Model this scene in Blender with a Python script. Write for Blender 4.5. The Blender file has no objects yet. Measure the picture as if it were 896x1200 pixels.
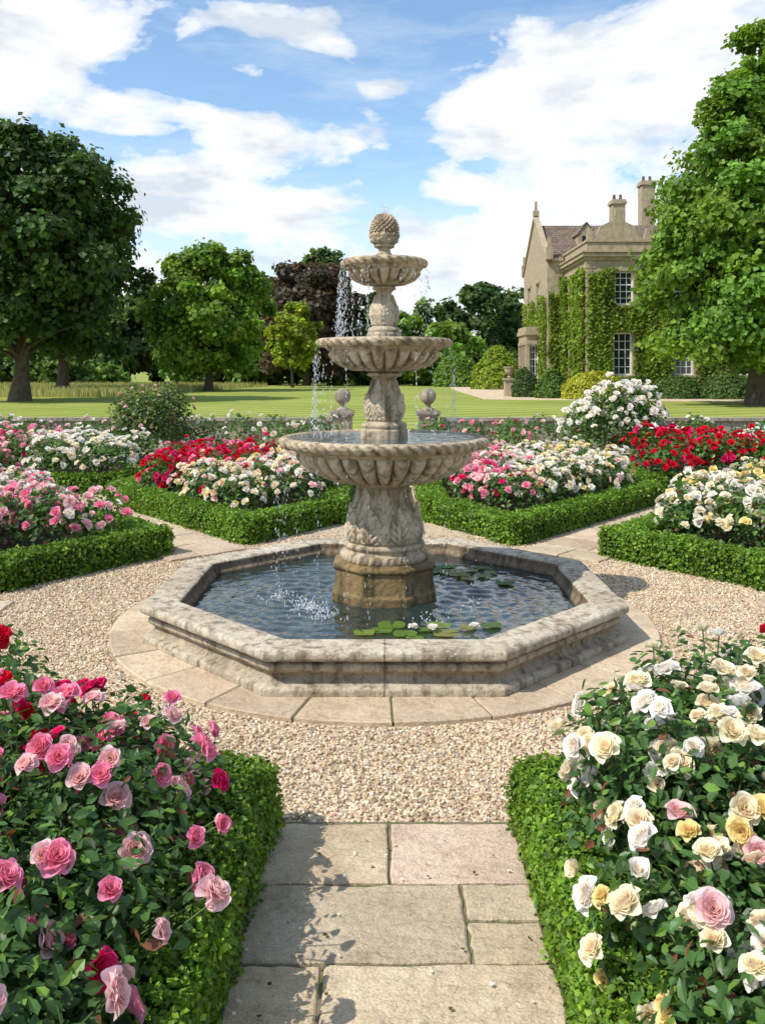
import bpy, bmesh, math, random
import numpy as np
from mathutils import Vector, Matrix
rng=np.random.default_rng(7)
random.seed(7)
sc=bpy.context.scene
H=2.0; CX,CY=0.014,6.9

# ------------------------------------------------------------ helpers
class Geo:
    def __init__(s): s.V=[];s.F=[];s.C=[];s.n=0
    def add(s,V,faces,col):
        V=np.asarray(V,float).reshape(-1,3)
        col=np.asarray(col,float)
        if col.ndim==1: col=np.repeat(col[None,:],len(V),0)
        s.V.append(V); s.C.append(col)
        for f in faces:
            f=np.asarray(f,int)
            if f.size: s.F.append(f+s.n)
        s.n+=len(V)
    def inst(s,T,faces,pos,R,S,col,jit=0):
        n=len(pos)
        if n==0: return
        S=np.asarray(S,float)
        if S.ndim==1: S=S[:,None]*np.ones((1,3))
        L=T[None,:,:]*S[:,None,:]
        V=np.einsum('nij,nkj->nki',R,L)+pos[:,None,:]
        k=len(T); off=(np.arange(n)*k)
        fs=[(f[None,:,:]+off[:,None,None]).reshape(-1,f.shape[1]) for f in faces]
        C=np.repeat(np.asarray(col)[:,None,:],k,1).reshape(-1,3)
        s.add(V.reshape(-1,3),fs,C)
def make(name,g,mat,smooth=False):
    me=bpy.data.meshes.new(name)
    V=np.concatenate(g.V); C=np.concatenate(g.C)
    loops=np.concatenate([f.ravel() for f in g.F])
    sizes=np.concatenate([np.full(len(f),f.shape[1]) for f in g.F])
    starts=np.concatenate([[0],np.cumsum(sizes)[:-1]])
    me.vertices.add(len(V)); me.vertices.foreach_set('co',V.astype(np.float32).ravel())
    me.loops.add(len(loops)); me.loops.foreach_set('vertex_index',loops.astype(np.int32))
    me.polygons.add(len(sizes)); me.polygons.foreach_set('loop_start',starts.astype(np.int32))
    try: me.polygons.foreach_set('loop_total',sizes.astype(np.int32))
    except Exception: pass
    me.polygons.foreach_set('use_smooth',np.full(len(sizes),bool(smooth)))
    me.update(calc_edges=True)
    a=me.attributes.new('Col','FLOAT_COLOR','POINT')
    a.data.foreach_set('color',np.concatenate([C,np.ones((len(C),1))],1).astype(np.float32).ravel())
    me.materials.append(mat)
    ob=bpy.data.objects.new(name,me); sc.collection.objects.link(ob)
    return ob
def group(name,kids):
    e=bpy.data.objects.new(name,None); sc.collection.objects.link(e)
    for k in kids: k.parent=e
    return e
def norm(v): return v/np.maximum(np.linalg.norm(v,axis=-1,keepdims=True),1e-9)
def frames(nz,spin=None,ydir=None):
    nz=norm(nz); n=len(nz)
    if ydir is None:
        ydir=norm(rng.normal(size=(n,3)))
    x=norm(np.cross(ydir,nz)); y=np.cross(nz,x)
    return np.stack([x,y,nz],-1)
def snoise(p,s=1.0,seed=0):
    r=np.random.default_rng(seed); o=np.zeros(len(p))
    for i in range(6):
        d=r.normal(size=3)*s*(1.0+0.45*i); o+=np.sin(p@d+r.uniform(0,6.28))/(1+0.35*i)
    return o/3.0
def inpoly(P,poly):
    x,y=P[:,0],P[:,1]; c=np.zeros(len(P),bool); n=len(poly)
    for i in range(n):
        x1,y1=poly[i];x2,y2=poly[(i+1)%n]
        t=((y1>y)!=(y2>y))&(x<(x2-x1)*(y-y1)/((y2-y1)+1e-12)+x1); c^=t
    return c
def tube(g,pts,rad,col,sides=7):
    pts=np.asarray(pts,float); n=len(pts)
    t=np.gradient(pts,axis=0); t=norm(t)
    ref=np.array([0.3,1,0.1]); x=norm(np.cross(t,ref)); y=np.cross(t,x)
    a=np.linspace(0,2*np.pi,sides,endpoint=False)
    rad=np.asarray(rad)[:,None,None]
    V=pts[:,None,:]+rad*(np.cos(a)[None,:,None]*x[:,None,:]+np.sin(a)[None,:,None]*y[:,None,:])
    i=np.arange(n-1)[:,None]*sides; j=np.arange(sides)[None,:]; j2=(j+1)%sides
    F=np.stack([i+j,i+j2,i+sides+j2,i+sides+j],-1).reshape(-1,4)
    g.add(V.reshape(-1,3),[F],col)
def box(g,x0,x1,y0,y1,z0,z1,col=(1,1,1)):
    V=[(x0,y0,z0),(x1,y0,z0),(x1,y1,z0),(x0,y1,z0),(x0,y0,z1),(x1,y0,z1),(x1,y1,z1),(x0,y1,z1)]
    F=np.array([[0,3,2,1],[4,5,6,7],[0,1,5,4],[1,2,6,5],[2,3,7,6],[3,0,4,7]])
    g.add(V,[F],col)
def sheet(name,poly,z,mat):
    g=Geo(); g.add([(p[0],p[1],z) for p in poly],[np.arange(len(poly))[None,:]],(1,1,1))
    return make(name,g,mat)

# ------------------------------------------------------------ materials
def newmat(name):
    m=bpy.data.materials.new(name); m.use_nodes=True; nt=m.node_tree
    for n in list(nt.nodes): nt.nodes.remove(n)
    out=nt.nodes.new('ShaderNodeOutputMaterial'); b=nt.nodes.new('ShaderNodeBsdfPrincipled')
    nt.links.new(b.outputs[0],out.inputs[0]); return m,nt,b,out
def noise(nt,vec,scale,detail=6,rough=0.6):
    n=nt.nodes.new('ShaderNodeTexNoise'); n.inputs['Scale'].default_value=scale
    n.inputs['Detail'].default_value=detail; n.inputs['Roughness'].default_value=rough
    nt.links.new(vec,n.inputs['Vector']); return n.outputs['Fac']
def ramp(nt,fac,stops):
    r=nt.nodes.new('ShaderNodeValToRGB'); e=r.color_ramp.elements
    while len(e)<len(stops): e.new(0.5)
    for i,(p,c) in enumerate(stops):
        e[i].position=p; e[i].color=(c[0],c[1],c[2],1) if not np.isscalar(c) else (c,c,c,1)
    nt.links.new(fac,r.inputs[0]); return r.outputs[0]
def mix(nt,a,b,fac,mode='MIX'):
    m=nt.nodes.new('ShaderNodeMix'); m.data_type='RGBA'; m.blend_type=mode
    for sock,v in ((m.inputs[0],fac),(m.inputs[6],a),(m.inputs[7],b)):
        if isinstance(v,(int,float)): sock.default_value=v
        elif isinstance(v,tuple): sock.default_value=(*v,1)
        else: nt.links.new(v,sock)
    return m.outputs[2]
def bump(nt,b,h,strength,dist,prev=None):
    n=nt.nodes.new('ShaderNodeBump'); n.inputs['Strength'].default_value=strength; n.inputs['Distance'].default_value=dist
    nt.links.new(h,n.inputs['Height'])
    if prev: nt.links.new(prev,n.inputs['Normal'])
    nt.links.new(n.outputs[0],b.inputs['Normal']); return n.outputs[0]
def coord(nt,sc3=None):
    t=nt.nodes.new('ShaderNodeTexCoord')
    if sc3 is None: return t.outputs['Object']
    m=nt.nodes.new('ShaderNodeMapping'); m.inputs['Scale'].default_value=sc3
    nt.links.new(t.outputs['Object'],m.inputs[0]); return m.outputs[0]
def attr(nt):
    a=nt.nodes.new('ShaderNodeAttribute'); a.attribute_name='Col'; return a.outputs['Color']
def leafmat(name,rough=0.45,trans=0.3,tint=(1.5,1.6,0.8),spec=0.4):
    m,nt,b,out=newmat(name); c=attr(nt); nt.links.new(c,b.inputs['Base Color'])
    b.inputs['Roughness'].default_value=rough; b.inputs['Specular IOR Level'].default_value=spec
    t=nt.nodes.new('ShaderNodeBsdfTranslucent'); tc=mix(nt,c,tint,1.0,'MULTIPLY'); nt.links.new(tc,t.inputs[0])
    mx=nt.nodes.new('ShaderNodeMixShader'); mx.inputs[0].default_value=trans
    nt.links.new(b.outputs[0],mx.inputs[1]); nt.links.new(t.outputs[0],mx.inputs[2]); nt.links.new(mx.outputs[0],out.inputs[0])
    return m
def stonemat(name,light,mid,dark,stain=0.5,bs=1.0,streak=True,usecol=False,rough=0.85,moss=None,lichen=False,flake=False):
    m,nt,b,out=newmat(name); c=coord(nt)
    n1=noise(nt,c,2.3,8,0.65); n2=noise(nt,c,22,6,0.7)
    col=ramp(nt,n1,[(0.38,mid),(0.58,light)])
    col=mix(nt,col,dark,ramp(nt,n2,[(0.52,0.0),(0.76,stain)]))
    n5=noise(nt,c,5.5,9,0.72)
    col=mix(nt,col,dark,ramp(nt,n5,[(0.53,0.0),(0.68,stain*0.75)]))
    if streak:
        cs=coord(nt,(8,8,0.8)); n3=noise(nt,cs,1.6,6,0.6)
        col=mix(nt,col,dark,ramp(nt,n3,[(0.50,0.0),(0.66,stain)]))
    if moss:
        n6=noise(nt,c,3.6,8,0.7); col=mix(nt,col,moss,ramp(nt,n6,[(0.55,0.0),(0.66,0.5)]))
    if lichen:
        n7=noise(nt,c,13,4,0.5); col=mix(nt,col,(0.62,0.58,0.47),ramp(nt,n7,[(0.60,0.0),(0.66,0.7)]))
    if usecol: col=mix(nt,col,attr(nt),1.0,'MULTIPLY')
    n4=noise(nt,c,140,3,0.6)
    col=mix(nt,col,ramp(nt,n4,[(0.3,0.74),(0.7,1.15)]),1.0,'MULTIPLY')
    nt.links.new(col,b.inputs['Base Color']); b.inputs['Roughness'].default_value=rough
    b.inputs['Specular IOR Level'].default_value=0.25
    p=bump(nt,b,n2,0.7*bs,0.02); p=bump(nt,b,n5,0.5*bs,0.03,p)
    if flake:
        cf=coord(nt,(1.0,1.6,1.0)); nf_=noise(nt,cf,4.5,9,0.62); st=ramp(nt,nf_,[(0.38,0.0),(0.44,0.35),(0.50,0.4),(0.54,0.75),(0.62,0.8),(0.66,1.0)])
        p=bump(nt,b,st,0.7,0.012,p)
    bump(nt,b,n4,0.6*bs,0.006,p)
    return m
def flatmat(name,col,rough=0.6,spec=0.4,metal=0):
    m,nt,b,out=newmat(name); b.inputs['Roughness'].default_value=rough
    n=noise(nt,coord(nt),6,5); cc=mix(nt,col,ramp(nt,n,[(0.3,0.75),(0.7,1.2)]),1.0,'MULTIPLY')
    nt.links.new(cc,b.inputs['Base Color']); b.inputs['Specular IOR Level'].default_value=spec
    return m
M_leaf=leafmat('rose_leaf',0.42,0.30,(1.4,1.6,0.7),spec=0.36)
M_hedge=leafmat('box_leaf',0.45,0.36,spec=0.3)
M_tree=leafmat('tree_leaf',0.5,0.36,spec=0.25)
M_petal=leafmat('rose_petal',0.6,0.40,(1.05,1.0,0.98),0.2)
M_bark=stonemat('bark',(0.15,0.115,0.08),(0.09,0.07,0.05),(0.03,0.025,0.02),0.6)
M_font=stonemat('weathered_limestone',(0.66,0.55,0.40),(0.48,0.38,0.26),(0.13,0.09,0.055),0.78,usecol=True)
M_basin=stonemat('basin_limestone',(0.64,0.55,0.42),(0.47,0.39,0.285),(0.12,0.092,0.06),0.75,usecol=True,moss=(0.20,0.17,0.09),lichen=True)
M_flag=stonemat('flagstone',(0.66,0.545,0.41),(0.53,0.425,0.31),(0.25,0.19,0.13),0.45,0.8,False,True,flake=True)
M_wallst=stonemat('garden_wall_stone',(0.42,0.37,0.29),(0.28,0.24,0.18),(0.08,0.07,0.05),0.7)
M_house=stonemat('house_stone',(0.48,0.39,0.27),(0.37,0.295,0.20),(0.15,0.115,0.08),0.5)
M_white=flatmat('white_paint',(0.75,0.75,0.72))
M_stem=flatmat('stem',(0.07,0.11,0.03))
M_roof,nt,b,o=newmat('roof_tiles'); c=coord(nt)
w=nt.nodes.new('ShaderNodeTexBrick'); w.inputs['Scale'].default_value=1.0; w.inputs['Brick Width'].default_value=0.35; w.inputs['Row Height'].default_value=0.22
w.inputs['Color1'].default_value=(0.21,0.145,0.10,1); w.inputs['Color2'].default_value=(0.12,0.085,0.06,1); w.inputs['Mortar'].default_value=(0.03,0.025,0.02,1); w.inputs['Mortar Size'].default_value=0.02
mp=nt.nodes.new('ShaderNodeMapping'); mp.inputs['Rotation'].default_value=(math.radians(90),0,0); nt.links.new(c,mp.inputs[0]); nt.links.new(mp.outputs[0],w.inputs[0])
nt.links.new(w.outputs[0],b.inputs['Base Color']); b.inputs['Roughness'].default_value=0.8
M_glass,nt,b,o=newmat('window_glass'); b.inputs['Base Color'].default_value=(0.03,0.035,0.04,1); b.inputs['Roughness'].default_value=0.05; b.inputs['Specular IOR Level'].default_value=0.8
def gravelmat(name,k):
    m,nt,b,o=newmat(name); c=coord(nt)
    v=nt.nodes.new('ShaderNodeTexVoronoi'); v.inputs['Scale'].default_value=55; nt.links.new(c,v.inputs['Vector'])
    hs=nt.nodes.new('ShaderNodeSeparateColor'); nt.links.new(v.outputs['Color'],hs.inputs[0])
    f=lambda t:tuple(min(.85,x*k) for x in t)
    col=ramp(nt,hs.outputs[0],[(0.0,f((0.26,0.18,0.11))),(0.45,f((0.52,0.40,0.26))),(0.8,f((0.64,0.51,0.35))),(1.0,f((0.72,0.62,0.48)))])
    col=mix(nt,col,ramp(nt,noise(nt,c,1.2,5),[(0.3,0.82),(0.7,1.1)]),1.0,'MULTIPLY')
    nt.links.new(col,b.inputs['Base Color']); b.inputs['Roughness'].default_value=0.9
    bump(nt,b,v.outputs['Distance'],1.0,-0.012); return m
M_gravel=gravelmat('gravel',1.0); M_drive=gravelmat('drive_gravel',1.15)
M_peb,nt,b,o=newmat('pebble'); nt.links.new(attr(nt),b.inputs['Base Color']); b.inputs['Roughness'].default_value=0.85
M_soil,nt,b,o=newmat('soil'); c=coord(nt)
nt.links.new(ramp(nt,noise(nt,c,14,6),[(0.35,(0.035,0.025,0.016)),(0.7,(0.10,0.07,0.045))]),b.inputs['Base Color']); b.inputs['Roughness'].default_value=0.95
bump(nt,b,noise(nt,c,40,5),1.0,0.02)
M_joint,nt,b,o=newmat('mossy_joint'); c=coord(nt)
nt.links.new(ramp(nt,noise(nt,c,9,6),[(0.42,(0.20,0.155,0.10)),(0.56,(0.11,0.13,0.04))]),b.inputs['Base Color']); b.inputs['Roughness'].default_value=0.95
bump(nt,b,noise(nt,c,90,4),1.0,0.01)
M_lawn,nt,b,o=newmat('lawn'); c=coord(nt)
n1=noise(nt,c,0.12,6,0.6); n2=noise(nt,c,6,6,0.7)
col=ramp(nt,n1,[(0.35,(0.22,0.27,0.05)),(0.65,(0.31,0.34,0.085))])
wv=nt.nodes.new('ShaderNodeTexWave'); wv.inputs['Scale'].default_value=0.16; wv.inputs['Distortion'].default_value=0.6; wv.bands_direction='X'
mp=nt.nodes.new('ShaderNodeMapping'); mp.inputs['Rotation'].default_value=(0,0,math.radians(62)); nt.links.new(c,mp.inputs[0]); nt.links.new(mp.outputs[0],wv.inputs[0])
col=mix(nt,col,ramp(nt,wv.outputs[1],[(0.4,0.84),(0.6,1.12)]),1.0,'MULTIPLY')
col=mix(nt,col,ramp(nt,n2,[(0.3,0.65),(0.7,1.25)]),1.0,'MULTIPLY')
nt.links.new(col,b.inputs['Base Color']); b.inputs['Roughness'].default_value=0.9; b.inputs['Specular IOR Level'].default_value=0.1
bump(nt,b,n2,0.6,0.05)
def watermat(name,base,rough):
    m,nt,b,o=newmat(name); c=coord(nt)
    b.inputs['Base Color'].default_value=(*base,1); b.inputs['Roughness'].default_value=rough
    b.inputs['IOR'].default_value=1.5; b.inputs['Specular IOR Level'].default_value=0.9
    p=bump(nt,b,noise(nt,c,9,3,0.5),0.35,0.03); bump(nt,b,noise(nt,c,35,2,0.5),0.15,0.01,p); return m
M_water=watermat('pool_water',(0.018,0.032,0.028),0.03)
M_water2=watermat('bowl_water',(0.05,0.08,0.09),0.04)
M_drop,nt,b,o=newmat('water_drop'); b.inputs['Base Color'].default_value=(0.9,0.94,0.97,1); b.inputs['Roughness'].default_value=0.08; b.inputs['Transmission Weight'].default_value=0.45; b.inputs['IOR'].default_value=1.33

# ------------------------------------------------------------ ground
sheet('ground_lawn',[(-2500,-300),(2500,-300),(2500,3000),(-2500,3000)],0.0,M_lawn)
sheet('gravel_garden_floor',[(-16,-6),(16,-6),(16,20.9),(-16,20.9)],0.004,M_gravel)
sheet('gravel_drive',[(7.2,60.5),(20,56.5),(50,55),(50,63.9),(14,66),(13,88),(17,170),(12.0,170),(7.6,92)],0.004,M_drive)

n=52000; a=rng.uniform(0,2*np.pi,n); r=np.sqrt(rng.uniform(2.13**2,3.55**2,n))
P=np.stack([CX+r*np.cos(a),CY+r*np.sin(a),np.full(n,0.008)],1)
keep=~((np.abs(P[:,0]-0.04)<0.56)&(P[:,1]<3.72)&(rng.uniform(size=n)>0.012)); P=P[keep]; n=len(P)
P[:,2]=np.where((np.abs(P[:,0]-0.04)<0.54)&(P[:,1]<3.72),0.036,P[:,2])
T=np.array([[-1,-1,-1],[1,-1,-1],[1,1,-1],[-1,1,-1],[-.7,-.8,1],[.8,-.6,1],[.6,.8,1],[-.8,.7,1]],float)*0.5
Fb=np.array([[0,3,2,1],[4,5,6,7],[0,1,5,4],[1,2,6,5],[2,3,7,6],[3,0,4,7]])
nz=rng.normal(size=(n,3)); R=frames(nz)
S=np.stack([rng.uniform(0.007,0.021,n),rng.uniform(0.007,0.018,n),rng.uniform(0.006,0.013,n)],1)
pal=np.array([(0.30,0.20,0.12),(0.52,0.39,0.25),(0.64,0.51,0.34),(0.72,0.62,0.47),(0.60,0.43,0.27),(0.44,0.36,0.28)])
g=Geo(); g.inst(T,[Fb],P,R,S,pal[rng.integers(0,len(pal),n)]*rng.uniform(0.85,1.15,(n,1)))
make('gravel_stones',g,M_peb)

# ------------------------------------------------------------ flagstones
def prism(g,poly,z0,z1,bev,col):
    poly=np.asarray(poly,float); c=poly.mean(0); n=len(poly)
    d=poly-c; inn=c+d*(1-bev/np.maximum(np.linalg.norm(d,axis=1,keepdims=True),1e-6))
    V=np.concatenate([np.c_[poly,np.full(n,z0)],np.c_[poly,np.full(n,z1-bev*0.7)],np.c_[inn,np.full(n,z1)]])
    i=np.arange(n); j=(i+1)%n
    F=np.concatenate([np.stack([i,j,j+n,i+n],1),np.stack([i+n,j+n,j+2*n,i+2*n],1)])
    g.add(V,[F,(i+2*n)[None,:]],col)
def wob(p0,p1,k=9,a=0.0032):
    p0=np.array(p0);p1=np.array(p1); t=np.linspace(0,1,k,endpoint=False)[:,None]
    P=p0+(p1-p0)*t; P[1:]+=rng.normal(size=(k-1,2))*a; return P
def slab(g,pts,z=0.03,col=None,off=0):
    k=[wob(pts[i],pts[(i+1)%len(pts)]) for i in range(len(pts))]
    b=rng.uniform(0.80,1.12); tint=np.array([1.0,rng.uniform(0.93,1.0),rng.uniform(0.84,0.98)])*b
    prism(g,np.concatenate(k),0.0,z+rng.uniform(-0.004,0.004),0.008,tint if col is None else col)
def path_slabs(g,origin,d,length,width,rows=None,gap=0.010,start=0):
    o=np.array(origin,float); d=np.array(d,float); d/=np.linalg.norm(d); s=np.array([d[1],-d[0]])
    t=0
    while t<length:
        L=rng.uniform(0.42,0.62); sp=rng.uniform(0.3,0.7)
        a0=-width/2; a1=width/2; m=a0+width*sp
        for (u0,u1) in ((a0,m),(m,a1)):
            q=[o+d*(t+gap)+s*(u0+gap),o+d*(t+gap)+s*(u1-gap),o+d*(t+L-gap)+s*(u1-gap),o+d*(t+L-gap)+s*(u0+gap)]
            slab(g,q)
        t+=L
g=Geo()
px0,px1=-0.50,0.57
def rect(x0,x1,y0,y1):
    e=0.007; slab(g,[(x0+e,y0+e),(x1-e,y0+e),(x1-e,y1-e),(x0+e,y1-e)])
rect(px0,0.03,3.28,3.72); rect(0.03,px1,3.28,3.72)
rect(px0,0.30,2.84,3.28); rect(0.30,px1,3.06,3.28); rect(0.30,px1,2.84,3.06)
rect(px0,-0.20,2.35,2.84); rect(-0.20,px1,2.35,2.84)
rect(px0,0.15,1.85,2.35); rect(0.15,px1,1.85,2.35)
rect(px0,-0.1,1.3,1.85); rect(-0.1,px1,1.3,1.85); rect(px0,0.2,0.6,1.3); rect(0.2,px1,0.6,1.3); rect(px0,px1,-0.6,0.6)
p1=make('slabs_front',g,M_flag)
g=Geo()
path_slabs(g,(0.03,10.3),(0,1),9.5,0.98); path_slabs(g,(-3.15,6.85),(-1,0),5,1.0); path_slabs(g,(3.2,6.85),(1,0),5,1.0)
path_slabs(g,(-1.85,9.2),(-1,1.12),5.2,0.95); path_slabs(g,(1.88,9.15),(1,1.14),5.2,0.95)
p2=make('slabs_radial',g,M_flag)
g=Geo()
box(g,px0-0.03,px1+0.03,-1,3.75,0.001,0.019)
pj=make('joints',g,M_joint)
group('stone_path',[p1,p2,pj])
g=Geo(); ns=23
for i in range(ns):
    a0=2*np.pi*i/ns+0.09; a1=2*np.pi*(i+1)/ns+0.09; a0+=0.003;a1-=0.003
    aa=np.linspace(a0,a1,8); ro=2.116+rng.uniform(-.006,.006)
    poly=np.concatenate([np.stack([CX+ro*np.cos(aa),CY+ro*np.sin(aa)],1),np.stack([CX+1.5*np.cos(aa[::-1]),CY+1.5*np.sin(aa[::-1])],1)])
    b=rng.uniform(0.88,1.12); prism(g,poly,0.0,0.035+rng.uniform(-.003,.003),0.01,(b,b*0.96,b*0.89))
r1=make('ring_slabs',g,M_flag)
g=Geo(); aa=np.linspace(0,2*np.pi,64,endpoint=False)
g.add(np.stack([CX+2.1*np.cos(aa),CY+2.1*np.sin(aa),np.full(64,0.024)],1),[np.arange(64)[None,:]],(1,1,1))
r2=make('ring_joints',g,M_joint); group('circular_paving',[r1,r2])

# ------------------------------------------------------------ fountain
def resample(pts,step):
    pts=np.array(pts,float); d=np.linalg.norm(np.diff(pts,axis=0),axis=1); s=np.concatenate([[0],np.cumsum(d)])
    n=int(s[-1]/step)+2; t=np.linspace(0,s[-1],n); P=np.stack([np.interp(t,s,pts[:,0]),np.interp(t,s,pts[:,1])],1)
    Q=P.copy(); Q[1:-1]=(P[:-2]+2*P[1:-1]+P[2:])/4; return Q
def lathe(g,pts,disp=None,nt_=320,step=0.007,amp=0.02):
    P=resample(pts,step); a=np.linspace(0,2*np.pi,nt_,endpoint=False)
    r=P[:,0][:,None]*np.ones((1,nt_)); z=P[:,1][:,None]*np.ones((1,nt_)); A=a[None,:]*np.ones((len(P),1))
    T=np.gradient(P,axis=0)
    for _ in range(3): T[1:-1]=(T[:-2]+T[1:-1]+T[2:])/3
    T=norm(T); nr=T[:,1][:,None]; nzz=-T[:,0][:,None]
    d=disp(A,z,r) if disp is not None else np.zeros_like(r)
    r=r+d*nr; z=z+d*nzz
    V=np.stack([CX+r*np.cos(A),CY+r*np.sin(A),z],-1).reshape(-1,3)
    V+= (snoise(V,14,3)*0.0018)[:,None]*norm(np.c_[V[:,:2]-[CX,CY],np.zeros(len(V))])
    i=np.arange(len(P)-1)[:,None]*nt_; j=np.arange(nt_)[None,:]; j2=(j+1)%nt_
    q=np.clip(0.90+d/amp*0.36,0.45,1.15).reshape(-1)[:,None]   # darker and browner in the carved recesses, paler on raised relief
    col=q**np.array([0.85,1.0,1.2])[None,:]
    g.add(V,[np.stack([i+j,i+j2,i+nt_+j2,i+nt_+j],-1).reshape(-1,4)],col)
def ss(x,a,b):
    t=np.clip((x-a)/(b-a),0,1); return t*t*(3-2*t)
def win(z,a,b,e): return ss(z,a,a+e)*(1-ss(z,b-e,b))
def gad(n,z0,z1,amp,e=0.03):
    def f(A,z,r): return amp*(np.abs(np.cos(n*A/2))**0.6-0.55)*win(z,z0,z1,e)*np.clip(r/0.25,0.3,1)
    return f
def rim(n,z0,z1,amp,tw=60):
    def f(A,z,r): return amp*np.sin(n*A+tw*z)*win(z,z0,z1,0.012)
    return f
def acanthus(n,z0,z1,amp,phase=0,tip=1.4):
    def f(A,z,r):
        o=np.full_like(A,0.0)-amp*0.35*win(z,z0,z1,0.02)
        for (ph,za,zb,am,tp) in ((0.5,z0,z0+(z1-z0)*1.0,amp*0.7,tip*0.45),(0.0,z0,z0+(z1-z0)*0.60,amp,tip)):
            u=((A*n/(2*np.pi)+ph+phase)%1.0)-0.5; v=(z-za)/(zb-za)
            vv=np.clip(v,0,1)
            lob=np.abs(np.cos(vv*15.7))**0.7
            w=0.47*(np.sin(np.pi*np.clip(0.30+0.70*vv,0,1))**0.55)*(0.66+0.34*lob)
            ins=ss(w-np.abs(u),0.0,0.03)*((v>0)&(v<1))
            rib=np.exp(-(u/0.03)**2)*0.55
            ph2=(vv*5-np.abs(u)*4.5)
            vein=0.42*(np.abs(np.cos(ph2*np.pi))-0.5)*ss(np.abs(u),0.03,0.08)
            fall=1-0.8*(np.abs(u)/np.maximum(w,1e-3))**2*0.5
            h=am*(0.45+0.5*rib+vein+tp*vv**4)*fall*(1-ss(vv,0.955,1.0))
            o=np.maximum(o,ins*h-(1-ins)*am*0.3)
        return o
    return f
def addf(*fs): return lambda A,z,r: sum(f(A,z,r) for f in fs)
g=Geo()
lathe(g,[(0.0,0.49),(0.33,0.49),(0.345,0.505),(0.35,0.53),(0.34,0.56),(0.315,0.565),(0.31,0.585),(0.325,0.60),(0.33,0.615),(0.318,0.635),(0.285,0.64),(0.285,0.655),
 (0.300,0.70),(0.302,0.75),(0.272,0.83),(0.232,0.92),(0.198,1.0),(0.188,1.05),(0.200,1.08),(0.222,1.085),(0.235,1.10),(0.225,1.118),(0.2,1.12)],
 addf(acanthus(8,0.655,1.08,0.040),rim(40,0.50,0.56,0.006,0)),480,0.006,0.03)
lathe(g,[(0.2,1.11),(0.26,1.115),(0.34,1.130),(0.45,1.158),(0.55,1.200),(0.63,1.255),(0.68,1.31),(0.70,1.355),(0.725,1.36),(0.725,1.375),(0.745,1.38),(0.78,1.39),(0.815,1.405),(0.838,1.43),(0.842,1.455),(0.835,1.47),(0.80,1.478),(0.765,1.472),(0.75,1.45),(0.72,1.40),(0.5,1.33),(0.0,1.32)],
 addf(gad(32,1.12,1.352,0.052,0.02),rim(56,1.39,1.465,0.010)),640,0.007,0.022)
lathe(g,[(0.19,1.42),(0.19,1.53),(0.175,1.54),(0.185,1.555),(0.185,1.575),(0.16,1.59),(0.135,1.60),(0.14,1.63),(0.155,1.67),(0.158,1.72),(0.142,1.78),(0.115,1.84),(0.092,1.90),(0.09,1.93),(0.108,1.95),(0.138,1.96),(0.145,1.98),(0.12,1.995),(0.1,2.0)],
 acanthus(6,1.61,1.94,0.026),300,0.005,0.020)
lathe(g,[(0.1,1.995),(0.15,2.0),(0.23,2.015),(0.33,2.047),(0.40,2.09),(0.435,2.135),(0.44,2.165),(0.465,2.17),(0.47,2.185),(0.50,2.19),(0.53,2.205),(0.545,2.225),(0.545,2.245),(0.53,2.26),(0.50,2.262),(0.48,2.25),(0.45,2.20),(0.3,2.16),(0.0,2.15)],
 addf(gad(26,2.0,2.16,0.040,0.02),rim(40,2.19,2.25,0.008,80)),440,0.006,0.018)
lathe(g,[(0.14,2.2),(0.14,2.30),(0.13,2.31),(0.135,2.33),(0.12,2.35),(0.095,2.36),(0.10,2.40),(0.115,2.45),(0.110,2.49),(0.088,2.55),(0.064,2.60),(0.058,2.63),(0.072,2.65),(0.095,2.66),(0.095,2.675),(0.07,2.69)],
 acanthus(6,2.37,2.62,0.018),240,0.004,0.014)
lathe(g,[(0.06,2.685),(0.10,2.69),(0.17,2.705),(0.24,2.738),(0.28,2.78),(0.29,2.81),(0.305,2.815),(0.31,2.83),(0.335,2.845),(0.348,2.865),(0.347,2.885),(0.33,2.90),(0.31,2.90),(0.295,2.885),(0.2,2.85),(0.0,2.84)],
 addf(gad(20,2.69,2.805,0.028,0.015),rim(28,2.835,2.89,0.007,90)),320,0.005,0.013)
lathe(g,[(0.09,2.85),(0.09,2.925),(0.07,2.935),(0.052,2.96),(0.045,2.985),(0.055,3.0),(0.078,3.008),(0.065,3.02),(0.085,3.035),(0.105,3.06),(0.118,3.09),(0.115,3.105),(0.095,3.11)],
 acanthus(8,2.995,3.11,0.014),200,0.004,0.010)
def cone(A,z,r):
    s=ss(z,3.085,3.10)*(1-ss(z,3.25,3.272)); return 0.012*s*(np.abs(np.sin(8*A+z*84))*np.abs(np.sin(8*A-z*84))*1.9-0.6)
lathe(g,[(0.085,3.085),(0.098,3.10),(0.110,3.125),(0.111,3.15),(0.103,3.185),(0.085,3.22),(0.058,3.25),(0.028,3.275),(0.0,3.287)],cone,300,0.003,0.010)
f1=make('tiers_and_bowls',g,M_font,True)
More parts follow.
